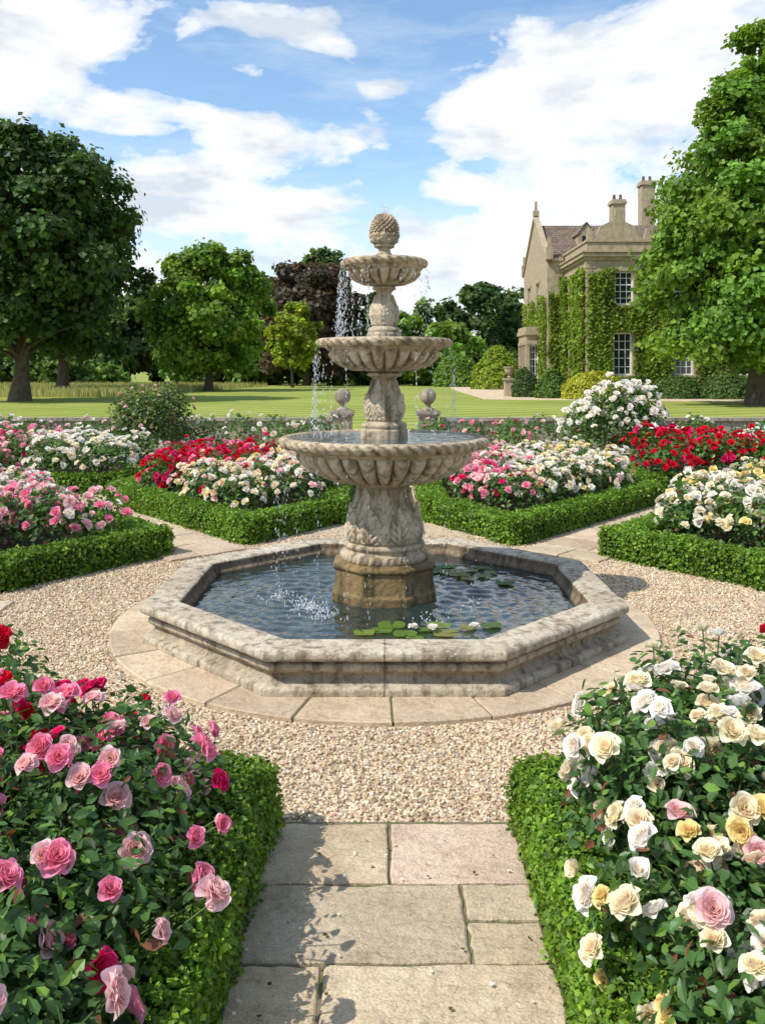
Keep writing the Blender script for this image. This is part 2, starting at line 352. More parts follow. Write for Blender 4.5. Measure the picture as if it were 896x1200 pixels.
def octprof(g,prof,seg=10,colf=None,amp=0.0025,freq=11,joints=False):
    P=resample(prof,0.010)
    ts=list(np.arange(seg)/seg)
    if joints: ts+= [0.4975,0.5026,0.4945,0.5056]
    ts=sorted(set(ts)); base=[]; jm=[]
    for s in range(8):
        a0=math.radians(-90-22.5+45*s); a1=a0+math.radians(45); c=1/math.cos(math.radians(22.5))
        p0=np.array([math.cos(a0),math.sin(a0)])*c; p1=np.array([math.cos(a1),math.sin(a1)])*c
        for t in ts: base.append(p0+(p1-p0)*t); jm.append(1.0 if joints and (abs(t-0.5)<0.003) else 0.0)
    k=len(base); B=np.array(base); jm=np.array(jm)
    V=np.concatenate([P[:,0][:,None,None]*B[None],np.repeat(P[:,1][:,None,None],k,1)],2).reshape(-1,3)
    J=np.repeat(jm[None,:],len(P),0).reshape(-1)
    V[:,0]+=CX;V[:,1]+=CY
    nn=snoise(V,freq,5)*amp+snoise(V,freq*4,6)*amp*0.5-J*0.003
    V+=nn[:,None]*norm(V-np.array([CX,CY,0.15])); 
    col=np.ones((len(V),3))
    if colf is not None: col=np.repeat(colf(P[:,0],P[:,1])[:,None,:],k,1).reshape(-1,3)*(1-0.4*J[:,None])
    i=np.arange(len(P)-1)[:,None]*k; j=np.arange(k)[None,:]; j2=(j+1)%k
    g.add(V,[np.stack([i+j,i+j2,i+k+j2,i+k+j],-1).reshape(-1,4)],col)
g=Geo()
octprof(g,[(0.41,0.0),(0.41,0.26),(0.39,0.275),(0.385,0.44),(0.405,0.45),(0.405,0.475),(0.37,0.49),(0.36,0.50),(0.0,0.502)],6)
f2=make('plinth_block',g,stonemat('wet_stone',(0.32,0.22,0.10),(0.18,0.12,0.05),(0.03,0.03,0.014),0.8,rough=0.4))
g=Geo()
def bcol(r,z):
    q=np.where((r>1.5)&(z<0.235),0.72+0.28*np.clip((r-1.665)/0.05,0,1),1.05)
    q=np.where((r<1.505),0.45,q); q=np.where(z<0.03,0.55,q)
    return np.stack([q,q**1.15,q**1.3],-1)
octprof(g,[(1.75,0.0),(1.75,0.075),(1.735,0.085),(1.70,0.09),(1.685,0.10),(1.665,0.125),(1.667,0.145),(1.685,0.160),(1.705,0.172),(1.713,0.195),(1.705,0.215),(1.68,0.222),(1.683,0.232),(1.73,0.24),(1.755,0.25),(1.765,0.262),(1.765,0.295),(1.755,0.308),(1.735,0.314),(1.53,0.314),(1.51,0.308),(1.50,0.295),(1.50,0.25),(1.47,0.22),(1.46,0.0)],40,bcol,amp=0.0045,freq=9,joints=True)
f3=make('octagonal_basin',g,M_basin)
def octmask(X,Y,ap):
    m=np.ones(X.shape,bool)
    for s in range(8):
        a=math.radians(45*s); m&=(X*math.cos(a)+Y*math.sin(a))<ap
    return m
n=260; xs=np.linspace(-1.5,1.5,n); X,Y=np.meshgrid(xs,xs)
Z=np.zeros_like(X)
src=[(-0.75,-0.1),(0.75,-0.15),(-0.55,-0.45),(0.5,-0.55),(0.15,-0.78),(-0.2,-0.7),(-0.5,0.5),(0.6,0.5),(0.8,0.2),(-0.85,0.3)]
for (a_,b_) in src:
    d=np.sqrt((X-a_)**2+(Y-b_)**2); Z+=0.0044*np.cos(d*46+a_*9)*np.exp(-d*1.7)
Pn=np.stack([X.ravel(),Y.ravel()*1.6,0*X.ravel()],1); Z+=(snoise(Pn,9,11)*0.0024+snoise(Pn,20,12)*0.0012).reshape(X.shape)
Z[np.hypot(X,Y)<0.38]*=0.3
V=np.stack([CX+X,CY+Y,0.20+Z],-1).reshape(-1,3)
i=np.arange(n-1)[:,None]*n+np.arange(n-1)[None,:]; F=np.stack([i,i+1,i+n+1,i+n],-1)
mk=octmask(X,Y,1.49); F=F[mk[:-1,:-1]].reshape(-1,4)
g=Geo(); g.add(V,[F],(1,1,1)); f4=make('pool_water',g,M_water,True)
g=Geo(); aa=np.linspace(0,2*np.pi,60,endpoint=False)
for (rr,zz) in ((0.765,1.462),(0.488,2.25),(0.30,2.888)):
    g.add(np.stack([CX+rr*np.cos(aa),CY+rr*np.sin(aa),np.full(60,zz)],1),[np.arange(60)[None,:]],(1,1,1))
f5=make('bowl_water',g,M_water2)
th=np.linspace(0,2*np.pi,6,endpoint=False)
Td=np.concatenate([[[0,0,-1]],np.stack([np.cos(th)*.8,np.sin(th)*.8,np.full(6,-.4)],1),np.stack([np.cos(th)*.6,np.sin(th)*.6,np.full(6,.3)],1),[[0,0,1.4]]])
i=np.arange(6);j=(i+1)%6
Fd=[np.stack([i*0,j+1,i+1],1),np.stack([i+1,j+1,j+7,i+7],1),np.stack([i+7,j+7,i*0+13],1)]
g=Geo(); pos=[];S=[]
def stream(ang,r0,z0,z1,n,thick,out=0.03):
    for k in range(n):
        t=rng.uniform(0,1)**0.8; z=z0-(z0-z1)*t
        rr=r0+out*math.sqrt(t)+rng.normal()*0.006*(1+2*t); a=ang+rng.normal()*0.012
        pos.append((CX+rr*math.cos(a),CY+rr*math.sin(a),z)); s=thick*rng.uniform(0.4,1.1); S.append((s,s,s*rng.uniform(1.5,5)))
for d in (178,185,192,200,208,216,228,240,170,160,250): stream(math.radians(d),0.345,2.86,2.27,60,0.0034)
for d in (-5,-15,-25,-38,-50,15,-70): stream(math.radians(d),0.345,2.86,2.27,24,0.0034)
for d in (180,184,190,197,205,172,215,225,240): stream(math.radians(d),0.545,2.20,1.48,46,0.0035)
for d in (0,-6,-12,-20,12,-35,-50,-65): stream(math.radians(d),0.545,2.20,1.48,32,0.0034)
for d in (183,192,200,210,222,236,252,165,262): stream(math.radians(d),0.842,1.40,0.2,30,0.0035)
for d in (-5,-20,-40,-60,-80,12): stream(math.radians(d),0.842,1.40,0.2,20,0.0034)
for k in range(36): pos.append((CX+rng.normal()*0.018,CY+rng.normal()*0.018,3.28+abs(rng.normal())*0.05)); S.append((.004,.004,.008))
for (a_,b_) in ((-0.62,-0.40),(-0.45,-0.66),(0.3,-0.8),(-0.82,-0.15),(0.7,-0.4),(-0.55,-0.5)):
    m=90 if a_<0 else 22
    for k in range(m):
        rr=abs(rng.normal())*0.09; t=rng.uniform(0,6.28); s=rng.uniform(.003,.008)
        pos.append((CX+a_+rr*math.cos(t),CY+b_+rr*math.sin(t),0.2+abs(rng.normal())*0.05*math.exp(-rr*6))); S.append((s,s,s))
pos=np.array(pos);S=np.array(S); R=np.repeat(np.eye(3)[None],len(pos),0)
g.inst(Td,Fd,pos,R,S,np.ones((len(pos),3))); f6=make('falling_water_drops',g,M_drop,True)
group('tiered_stone_fountain',[f1,f2,f3,f4,f5,f6])
g=Geo()
pads=[(-0.02,-1.02),(0.14,-1.10),(0.28,-1.0),(0.05,-0.90),(0.42,-1.08),(0.58,-0.95),(0.20,-1.2),(0.5,0.72),(0.66,0.62),(0.78,0.75),(0.6,0.9),(0.86,0.55),(0.72,0.45),(0.95,0.68),(0.38,-0.9),(-0.14,-1.08),(0.75,-0.9),(0.35,1.0),(0.42,0.85),(1.02,0.3),(0.9,0.85)]
for (a_,b_) in pads:
    rr=rng.uniform(0.055,0.105); st=rng.uniform(0,6.28); t=st+np.linspace(0.18,2*np.pi-0.18,22)
    rad=rr*(1+0.03*np.sin(t*7))
    V=np.concatenate([[[CX+a_,CY+b_,0.212]],np.stack([CX+a_+rad*np.cos(t),CY+b_+rad*np.sin(t),0.2155+rng.uniform(0,.004)+0.004*np.sin(t*3)],1)])
    F=np.stack([np.zeros(21,int),np.arange(1,22),np.arange(2,23)],1)
    c=np.array([(0.13,0.22,0.04),(0.20,0.27,0.05),(0.09,0.16,0.035),(0.26,0.26,0.06)][rng.integers(0,4)]); g.add(V,[F],c)
l1=make('pads',g,M_hedge)

# ------------------------------------------------------------ rose templates
def petal_grid(nu,nv,W,Hh,r0,tilt,ang,curl,zoff=0,ruf=0.0):
    u=np.linspace(-1,1,nu+1); v=np.linspace(0,1,nv+1); U,Vv=np.meshgrid(u,v)
    w=W*np.sin(np.pi*(0.14+0.60*Vv))**0.8
    x=U*w; y=r0-(U**2)*w*0.75+curl*Vv**3*(0.5+0.5*(1-U**2))+ruf*np.sin(U*5+ang*3)*Vv; z=Hh*Vv*(1-0.14*U**2)
    y2=y-r0; ct,st=math.cos(tilt),math.sin(tilt)
    yy=r0+y2*ct+z*st; zz=-y2*st+z*ct+zoff
    ca,sa=math.cos(ang),math.sin(ang)
    P=np.stack([x*ca-yy*sa,x*sa+yy*ca,zz],-1).reshape(-1,3)
    i=np.arange(nv)[:,None]*(nu+1)+np.arange(nu)[None,:]
    return P,np.stack([i,i+1,i+nu+2,i+nu+1],-1).reshape(-1,4),Vv.ravel()
def rose(n,nu,nv,openf=1.0,seed=0):
    r=np.random.default_rng(seed); Vs=[];Fs=[];T=[];o=0
    for k in range(n):
        t=k/(n-1); ang=k*2.39996+r.normal()*0.15
        tilt=math.radians((4+68*t**1.15)*openf); W=0.30+0.38*t; Hh=0.46+0.34*t
        P,F,vv=petal_grid(nu,nv,W*r.uniform(.9,1.1),Hh*r.uniform(.92,1.08),0.05+0.16*t,tilt,ang,0.05+0.22*t,0.10-0.16*t,0.04)
        Vs.append(P);Fs.append(F+o);T.append(np.full(len(P),t)); o+=len(P)
    V=np.concatenate(Vs); V[:,2]-=0.05
    return V,[np.concatenate(Fs)],np.concatenate(T)
ROSE_HI=[rose(26,5,4,1.0,1),rose(22,5,4,0.8,2),rose(30,5,4,1.18,3),rose(9,4,4,0.3,4)]
ROSE_LO=[rose(12,2,2,1.0,5),rose(11,2,2,1.15,6),rose(9,2,2,0.7,8)]
def add_roses(g,templ,pos,nrm,size,cols,inner=None):
    n=len(pos)
    if n==0: return
    which=rng.integers(0,len(templ),n)
    if len(templ)==4: which=np.where(rng.uniform(size=n)<0.10,3,rng.integers(0,3,n))
    for k,(T,F,tt) in enumerate(templ):
        m=which==k; q=m.sum()
        if q==0: continue
        R=frames(nrm[m]); s=size[m]
        L=T[None]*s[:,None,None]; V=np.einsum('nij,nkj->nki',R,L)+pos[m][:,None,:]
        off=np.arange(q)*len(T); Fa=(F[0][None]+off[:,None,None]).reshape(-1,4)
        c=cols[m][:,None,:]; 
        ic=np.clip(c*np.array([1.0,0.88,0.76]),0,1)
        C=ic+(c-ic)*np.sqrt(tt)[None,:,None]; C=C*rng.uniform(0.94,1.04,(q,len(T),1))
        g.add(V.reshape(-1,3),[Fa],np.clip(C,0,0.95).reshape(-1,3))
LEAF_T=np.array([[0,0,0],[-.27,.3,.03],[0,.3,-.05],[.27,.3,.03],[-.22,.68,0],[0,.66,-.09],[.22,.68,0],[0,1,-.16]],float)
LEAF_F=[np.array([[0,2,1],[0,3,2],[4,5,7],[5,6,7]]),np.array([[1,2,5,4],[2,3,6,5]])]
LEAF_LT=np.array([[0,0,0],[-.33,.5,.06],[0,1,-.08],[.33,.5,.06]],float); LEAF_LF=[np.array([[0,2,1],[0,3,2]])]
RED=(0.70,0.008,0.04);MAG=(0.82,0.03,0.20);PINK=(0.93,0.36,0.53);LPINK=(0.94,0.68,0.70);CREAM=(0.95,0.89,0.70);YEL=(0.95,0.83,0.42);WHITE=(0.95,0.94,0.89);PEACH=(0.94,0.74,0.56)
def bush(gl,gf,gs,cx,cy,r,h,nl,nf,hi,colfn,lsize,fsize,lcol=(0.065,0.135,0.030),low=0.0,cluster=0.5):
    ph=rng.uniform(0,99)
    d=norm(rng.normal(size=(nl,3))); d[:,2]=np.where(d[:,2]<-0.35,-d[:,2],d[:,2])
    lump=1+0.22*snoise(d*1.0+ph,2.6,int(ph))
    s=(rng.uniform(0.35,1.05,nl)**0.55)*lump; hc=h*0.5
    P=np.stack([cx+d[:,0]*r*s,cy+d[:,1]*r*s,hc+d[:,2]*(h-hc)*s],1); P[:,2]=np.maximum(P[:,2],0.03)
    nz=norm(d*0.7+np.array([0,0,0.6])+rng.normal(size=(nl,3))*0.5)
    c=np.array(lcol)*rng.uniform(0.55,1.5,(nl,1)); y=rng.uniform(size=nl)<0.15; c[y]=c[y]*np.array([2.0,1.7,1.1])
    yr=rng.uniform(size=nl)<0.03; c[yr]=np.array([0.22,0.09,0.05])
    T,F=(LEAF_T,LEAF_F) if hi else (LEAF_LT,LEAF_LF)
    gl.inst(T,F,P,frames(nz),lsize*rng.uniform(0.6,1.3,nl),np.clip(c,0.005,1))
    if nf>0:
        dc=norm(rng.normal(size=(nf,3))+np.array([0,-0.25,0.70])); dc[:,2]=np.where(dc[:,2]<low,np.abs(dc[:,2])*0.8+low,dc[:,2])
        if hi:
            for q in range(0,nf-2,3): 
                if rng.uniform()<cluster: dc[q+1]=dc[q]+rng.normal(size=3)*0.16; dc[q+2]=dc[q]+rng.normal(size=3)*0.18
        dc=norm(dc); lum=1+0.22*snoise(dc+ph,2.6,int(ph)); s=rng.uniform(1.0,1.14,nf)*lum
        P=np.stack([cx+dc[:,0]*r*s,cy+dc[:,1]*r*s,hc+dc[:,2]*(h-hc)*s],1)
        nn=norm(dc+np.array([0,-0.2,0.35])+rng.normal(size=(nf,3))*0.35)
        cols=np.array([colfn(*p) for p in P])
        add_roses(gf,ROSE_HI if hi else ROSE_LO,P,nn,fsize*rng.uniform(0.65,1.15,nf),cols*rng.uniform(0.93,1.04,(nf,1)))
        if hi and gs is not None:
            for p in P:
                b0=np.array([cx+rng.normal()*0.05,cy+rng.normal()*0.05,0.1]); t=np.linspace(0,1,5)[:,None]
                mid=b0*(1-t)+p*t; mid[:,:2]=b0[:2]+(p[:2]-b0[:2])*(t**1.6); tube(gs,mid,[.006,.005,.004,.0032,.0028],(1,1,1),5)
def pick(*a):
    cs=[x[0] for x in a]; w=np.array([x[1] for x in a],float); w/=w.sum()
    return lambda: cs[rng.choice(len(cs),p=w)]
def bed(name,pts_,hi,colfn,r,h,nl,nf,lsize,fsize,**k):
    gl,gf,gs=Geo(),Geo(),Geo()
    for (x,y) in pts_:
        hh=h(x,y) if callable(h) else h
        bush(gl,gf,gs,x,y,r*rng.uniform(.85,1.15),hh*rng.uniform(.88,1.1),nl,nf,hi,colfn,lsize,fsize,**k)
    kids=[make('leaves',gl,M_leaf),make('blooms',gf,M_petal,hi)]
    if gs.n: kids.append(make('stems',gs,M_stem,True))
    group(name,kids)
def gridpts(poly,sp,margin=0.0):
    poly=np.array(poly); lo=poly.min(0);hi_=poly.max(0); c=poly.mean(0)
    out=[]
    sh=c+(poly-c)*(1-margin)
    yy=lo[1]; k=0
    while yy<hi_[1]:
        xx=lo[0]+(k%2)*sp/2
        while xx<hi_[0]:
            out.append((xx+rng.normal()*sp*.13,yy+rng.normal()*sp*.13)); xx+=sp
        yy+=sp*.87;k+=1
    out=np.array(out); return out[inpoly(out,sh)]
# ------------------------------------------------------------ hedges
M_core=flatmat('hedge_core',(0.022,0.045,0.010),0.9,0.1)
def hedge(name,pts,w,h,leaf,dens,closed=False,col=(0.135,0.245,0.028)):
    g=Geo(); gc=Geo(); pts=[np.array(p,float) for p in pts]
    segs=list(zip(pts[:-1],pts[1:]))+([(pts[-1],pts[0])] if closed else [])
    for si,(a,b) in enumerate(segs):
        d=b-a; L=np.linalg.norm(d); d=d/L; s=np.array([d[1],-d[0]])
        L2=L+w; a2=a-d*w/2
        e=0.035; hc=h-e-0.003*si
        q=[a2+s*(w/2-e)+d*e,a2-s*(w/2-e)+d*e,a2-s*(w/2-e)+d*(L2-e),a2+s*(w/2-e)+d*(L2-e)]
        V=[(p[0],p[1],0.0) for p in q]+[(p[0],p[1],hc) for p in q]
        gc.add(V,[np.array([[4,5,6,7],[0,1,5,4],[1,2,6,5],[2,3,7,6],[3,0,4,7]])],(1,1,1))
        per=w+2*h; n=int(L2*per*dens)+int(2*w*h*dens)
        t=rng.uniform(0,L2,n); u=rng.uniform(-per/2,per/2,n)
        top=np.abs(u)<w/2
        off=np.where(top,u,np.sign(u)*w/2); z=np.where(top,h,h-(np.abs(u)-w/2))
        nx=np.where(top,0,np.sign(u)); nzv=np.where(top,1.0,0.0)
        ed=np.clip(1-(w/2-np.abs(off))/0.05,0,1)*np.clip(1-(h-z)/0.05,0,1)
        off-=np.sign(off)*0.02*ed; z-=0.02*ed
        ends=rng.uniform(size=n)<(w/(L2+w)*0.6)
        t=np.where(ends,np.where(rng.uniform(size=n)<.5,0,L2),t); off=np.where(ends,rng.uniform(-w/2,w/2,n),off); z=np.where(ends,rng.uniform(0,h,n),z)
        P=np.stack([a2[0]+d[0]*t+s[0]*off,a2[1]+d[1]*t+s[1]*off,z],1)
        nr=np.stack([s[0]*nx,s[1]*nx,nzv],1); nr[ends]=np.stack([d[0]*np.sign(t[ends]-L2/2),d[1]*np.sign(t[ends]-L2/2),0*t[ends]],1)
        dsp=snoise(P,9,31)*0.024+snoise(P,26,32)*0.016+rng.uniform(-0.035,0.022,n)
        P+=nr*dsp[:,None]
        nz=norm(nr*0.6+np.array([0,0,0.45])+rng.normal(size=(n,3))*0.6)
        c=np.array(col)*rng.uniform(0.45,1.45,(n,1))*(1+0.28*snoise(P,5,33))[:,None]
        yl=rng.uniform(size=n)<0.22; c[yl]*=np.array([1.6,1.35,1.2])
        g.inst(LEAF_LT*np.array([1.25,1,1]),LEAF_LF,P,frames(nz),leaf*rng.uniform(0.6,1.3,n),np.clip(c,0.004,1))
    group(name,[make('leaves',g,M_hedge),make('inner_growth',gc,M_core)])
RH=3.25+0.17
def arc(a0,a1,k,R=RH): return [(CX+R*math.cos(math.radians(a)),CY+R*math.sin(math.radians(a))) for a in np.linspace(a0,a1,k)]
aL=180+math.degrees(math.acos(0.66/RH)); 
hedge('box_hedge',[(-0.67,0.9)]+[p for p in arc(aL,200,7)],0.32,0.33,0.022,13000)
hedge('box_hedge',[(0.745,0.9)]+[p for p in arc(360-math.degrees(math.acos(0.73/RH)),340,7)],0.32,0.33,0.022,13000)
NW=[(-1.57,10.0),(-.66,11.3),(-.66,15.6),(-3.6,15.6),(-3.95,12.9)]
NE=[(1.52,9.95),(.73,11.4),(.73,15.6),(3.6,15.6),(4.0,12.9)]
Wb=[(-2.5,9.2),(-3.5,7.85),(-7.5,7.85),(-7.5,12.2),(-5.05,12.2)]
Eb=[(2.55,9.15),(3.55,7.9),(7.5,7.9),(7.5,12.2),(5.05,12.2)]
for P_ in (NW,NE,Wb,Eb): hedge('box_hedge',P_,0.32,0.31,0.036,4200,True)
hedge('box_hedge',[(-11,14.0),(-4.4,14.0),(-4.4,17.3)],0.32,0.31,0.045,2400)
hedge('box_hedge',[(11,14.0),(4.4,14.0),(4.4,17.3)],0.32,0.31,0.045,2400)
g=Geo()
for P_ in (NW,NE,Wb,Eb,[(-11,14),(-4.4,14),(-4.4,20),(-11,20)],[(11,14),(4.4,14),(4.4,20),(11,20)],
  [(-0.75,-1),(-0.75,3.5)]+arc(aL,200,7)+[(-4,-1)],[(0.8,-1),(0.8,3.5)]+arc(360-(aL-180)+0,340,7)+[(4,-1)]):
    g.add([(p[0],p[1],0.010) for p in P_],[np.arange(len(P_))[None,:]],(1,1,1))
make('bed_soil',g,M_soil)

fgL=[(x,y) for (x,y) in gridpts([(-0.98,1.1),(-0.98,3.35),(-1.6,3.55),(-2.4,3.9),(-2.6,1.1)],0.40)]+[(-0.98,1.5),(-0.94,1.95),(-0.94,2.4),(-0.97,2.85),(-1.02,3.22)]
def cL(x,y,z):
    v=(-x-0.95)*1.0+(y-2.6)*0.5+rng.normal()*0.18
    if v>0.42: return pick((MAG,3),(RED,3),(LPINK,1),(PINK,1))()
    return pick((PINK,5),(LPINK,4.5),(MAG,0.4))()
def cR(x,y,z):
    if x>1.5 and y>2.4 and rng.uniform()<0.3: return RED
    if y>2.6: return pick((WHITE,5),(CREAM,4),(LPINK,.4))()
    return pick((CREAM,5),(YEL,1.8),(WHITE,4),(LPINK,1.2),(PEACH,.4))()
bed('rose_bush_bed',fgL,True,cL,0.36,lambda x,y:0.67+0.08*(y-2)+0.05*(-x-1),1250,21,0.045,0.048,cluster=0.6,lcol=(0.060,0.130,0.032))
fgR=[(x,y) for (x,y) in gridpts([(1.05,1.1),(1.05,3.35),(1.7,3.6),(2.5,3.9),(2.7,1.1)],0.40)]+[(0.98,1.5),(0.97,1.95),(1.0,2.4),(1.02,2.85),(1.08,3.22)]
bed('rose_bush_bed',fgR,True,cR,0.37,lambda x,y:0.72+0.11*(y-2),1250,30,0.045,0.048,cluster=0.6,lcol=(0.060,0.130,0.032))
def cNW(x,y,z):
    if y>12.2 and x<-1.9+rng.normal()*.3: return pick((RED,4),(MAG,3),(PINK,1))()
    return pick((CREAM,5),(PEACH,1.5),(WHITE,4),(LPINK,2),(RED,.4),(YEL,.7))()
def cNE(x,y,z):
    if x<1.75+rng.normal()*.25 : return pick((PINK,5),(LPINK,3),(MAG,1))()
    return pick((WHITE,6),(CREAM,4),(YEL,1.6),(LPINK,.7))()
def cW(x,y,z):
    if y<9.6: return pick((PINK,5),(LPINK,5),(WHITE,2))()
    return pick((LPINK,2),(PINK,1.4),(WHITE,4),(CREAM,2.5))()
def cE(x,y,z): return pick((CREAM,4),(YEL,2.8),(WHITE,5))()
for P_,cf,nf in ((NW,cNW,30),(NE,cNE,31),(Wb,cW,28),(Eb,cE,31)):
    bed('rose_bush_bed',gridpts(P_,0.52,0.17),False,cf,0.36,lambda x,y:0.75,430,nf,0.065,0.066)
def cO(x,y,z):
    if x<-6.1: return pick((PINK,5),(LPINK,3),(MAG,1))()
    if x<0: return pick((WHITE,6),(CREAM,2))()
    if x<6.6: return pick((RED,6),(MAG,1))()
    return pick((WHITE,4),(RED,1.4),(CREAM,2))()
bed('rose_bush_bed',gridpts([(-11,14.2),(-4.6,14.2),(-4.6,17.2),(-11,17.2)],0.62),False,cO,0.42,0.85,330,24,0.085,0.075)
bed('rose_bush_bed',gridpts([(11,14.2),(4.6,14.2),(4.6,17.2),(11,17.2)],0.62),False,cO,0.42,0.85,330,24,0.085,0.075)
def cB(x,y,z):
    if x<-2.5: return pick((LPINK,1),(WHITE,2))()
    if x<0: return pick((WHITE,5),(CREAM,2))()
    if x<3.6: return pick((PINK,3),(LPINK,2),(MAG,1))()
    return WHITE
bed('rose_bush_border',[(x+rng.normal()*.1,18.9+rng.normal()*.5) for x in np.r_[np.arange(-11,-1.2,0.6),np.arange(1.3,11,0.6)]],False,cB,0.5,0.98,420,10,0.09,0.07)
bed('climbing_rose_bush',[(-4.9,17.6),(-4.5,18.0),(-5.2,18.1)],False,lambda x,y,z:LPINK,0.55,1.72,1500,9,0.09,0.06,lcol=(0.08,0.13,0.035))
bed('white_rose_bush',[(4.6,16.9),(5.1,17.1),(4.3,17.4)],False,lambda x,y,z:WHITE,0.62,1.62,1300,85,0.09,0.085)
g=Geo(); P=np.array([[CX+0.33,CY-1.05,0.235],[CX+0.62,CY-1.0,0.235],[CX+0.20,CY-1.0,0.235],[CX+0.68,CY+0.66,0.235]])
add_roses(g,ROSE_HI[:3],P,np.tile([0,0,1.0],(4,1)),np.array([.048,.042,.036,.05]),np.tile(WHITE,(4,1)))
group('water_lily',[l1,make('flowers',g,M_petal)])
n=170; P=np.stack([rng.uniform(-0.5,0.56,n),rng.uniform(1.8,4.0,n),np.full(n,0.042)],1)
P[70:]=np.stack([CX+rng.uniform(-2.9,2.9,n-70),CY+rng.uniform(-2.9,2.9,n-70),np.full(n-70,0.045)],1)
m=(np.hypot(P[:,0]-CX,P[:,1]-CY)>1.95); P=P[m]; n=len(P)
g=Geo(); g.inst(LEAF_LT*np.array([1.6,1,1]),LEAF_LF,P,frames(np.array([0,0,1.0])+rng.normal(size=(n,3))*0.15),rng.uniform(0.008,0.02,n),np.array([LPINK,WHITE,(0.10,0.07,0.03),(0.12,0.10,0.03)])[rng.integers(0,4,n)])
make('fallen_petals',g,M_petal)

# ------------------------------------------------------------ garden wall and gate piers
g=Geo()
for s in (-1,1):
    x0,x1=(1.42,16) if s>0 else (-16,-1.22)
    x=x0
    while x<x1-0.01:
        xe=min(x+rng.uniform(0.5,0.9),x1)
        box(g,x+.004,xe-.004,20.85+rng.uniform(0,.008),21.15,0.0,0.40+rng.uniform(-.003,.003)); 
        box(g,x+.004,xe-.004,20.855+rng.uniform(0,.008),21.145,0.405,0.78)
        box(g,x+.004,xe-.004,20.80,21.2,0.785,0.86+rng.uniform(-.004,.004)); x=xe
make('low_stone_wall',g,M_wallst)
for xc in (-0.98,1.12):
    g=Geo(); w=0.23; yc=21.0
    for (hw,z0,z1) in ((w+.03,0,.15),(w,.15,.90),(w+.045,.90,.95),(w+.065,.952,1.02),(w-.03,1.02,1.05)):
        box(g,xc-hw,xc+hw,yc-hw,yc+hw,z0,z1)
    prof=resample([(0.15,1.05),(0.15,1.08),(0.07,1.11),(0.06,1.18),(0.10,1.20),(0.10,1.215),(0.16,1.26),(0.19,1.32),(0.20,1.40),(0.185,1.47),(0.14,1.53),(0.08,1.57),(0.0,1.585)],0.02)
    k=28; a=np.linspace(0,2*np.pi,k,endpoint=False)
    V=np.stack([xc+prof[:,0][:,None]*np.cos(a),yc+prof[:,0][:,None]*np.sin(a),prof[:,1][:,None]+0*a],-1).reshape(-1,3)
    i=np.arange(len(prof)-1)[:,None]*k; j=np.arange(k)[None,:]; j2=(j+1)%k
    g.add(V,[np.stack([i+j,i+j2,i+k+j2,i+k+j],-1).reshape(-1,4)],(1,1,1))
    make('stone_gate_pier',g,M_wallst)

# ------------------------------------------------------------ trees
def crown(g,gb,x,y,z0,z1,rfn,ncl,nlf,lsz,col,base,trunk_r=0.4,cs=1.0,bark=True,xs=1.0,topbias=0.6):
    R=max(rfn(t) for t in np.linspace(0,1,20)); cen=[]
    tries=0
    while len(cen)<ncl and tries<ncl*30:
        tries+=1
        t=rng.uniform(0,1); 
        if rng.uniform()>rfn(t)/R: continue
        a=rng.uniform(0,6.283); rr=rfn(t)*(rng.uniform(0.25,1.0)**0.5)*(1+0.17*math.sin(a*3+t*9+x)+0.11*math.sin(a*7-t*17))*0.92
        cen.append((x+xs*rr*math.cos(a),y+rr*math.sin(a),z0+(z1-z0)*t,t))
    for (cx,cy,cz,t) in cen:
        cr=R*0.18*cs*rng.uniform(0.5,1.3)*(0.75+0.25*rfn(t)/R)
        n=int(nlf*rng.uniform(0.7,1.3)); d=norm(rng.normal(size=(n,3))+np.array([0,0,0.25]))
        s=rng.uniform(0.25,1.0,n)**0.5
        ax=rng.uniform(0.75,1.25,3)*np.array([1.15,1.15,0.72])
        P=np.array([cx,cy,cz])+d*s[:,None]*cr*ax; P+=rng.normal(size=P.shape)*cr*0.24
        out=norm(np.array([cx-x,cy-y,(cz-(z0+z1)/2)*0.8+1.0])[None,:])[0]
        nz=norm(d*0.6+out*0.35+np.array([0,0,0.35])+rng.normal(size=(n,3))*0.55)
        b=rng.uniform(0.70,1.3); hue=rng.uniform(-0.12,0.12)
        c=np.array(col)*np.array([1+hue,1,1-hue])*b*rng.uniform(0.6,1.4,(n,1))
        g.inst(LEAF_LT*np.array([1.5,1,1]),LEAF_LF,P,frames(nz),lsz*rng.uniform(0.6,1.35,n),np.clip(c,0.004,1))
    if bark and gb is not None:
        lean=rng.normal(size=2)*0.3; hh=base+(z1-base)*0.75; t=np.linspace(0,1,9)
        tp=np.stack([x+lean[0]*t+0.12*np.sin(t*5),y+lean[1]*t,base+(hh-base)*t-0.15],1)
        rad=trunk_r*(1-0.85*t)+trunk_r*0.5*np.exp(-t*22); tube(gb,tp,rad,(1,1,1),10)
        for (cx,cy,cz,tt) in cen[::3]:
            if cz-base<1.5: continue
            h0=base+(cz-base)*rng.uniform(0.45,0.7); h0=max(h0,z0*0.75)
            if h0>hh: continue
            f=(h0-base)/(hh-base); p0=np.array([x+lean[0]*f,y+lean[1]*f,h0]); p1=np.array([cx,cy,cz]); q=np.linspace(0,1,5)[:,None]
            pp=p0+(p1-p0)*q; pp[:,2]+=0.12*np.linalg.norm(p1-p0)*np.sin(q[:,0]*3.14)*0.6; tube(gb,pp,trunk_r*np.array([.32,.24,.17,.11,.05])*(1-0.5*f),(1,1,1),6)
def tree(name,*a,**k):
    g,gb=Geo(),Geo(); crown(g,gb,*a,**k); group(name,[make('foliage',g,M_tree),make('trunk_and_limbs',gb,M_bark,True)])
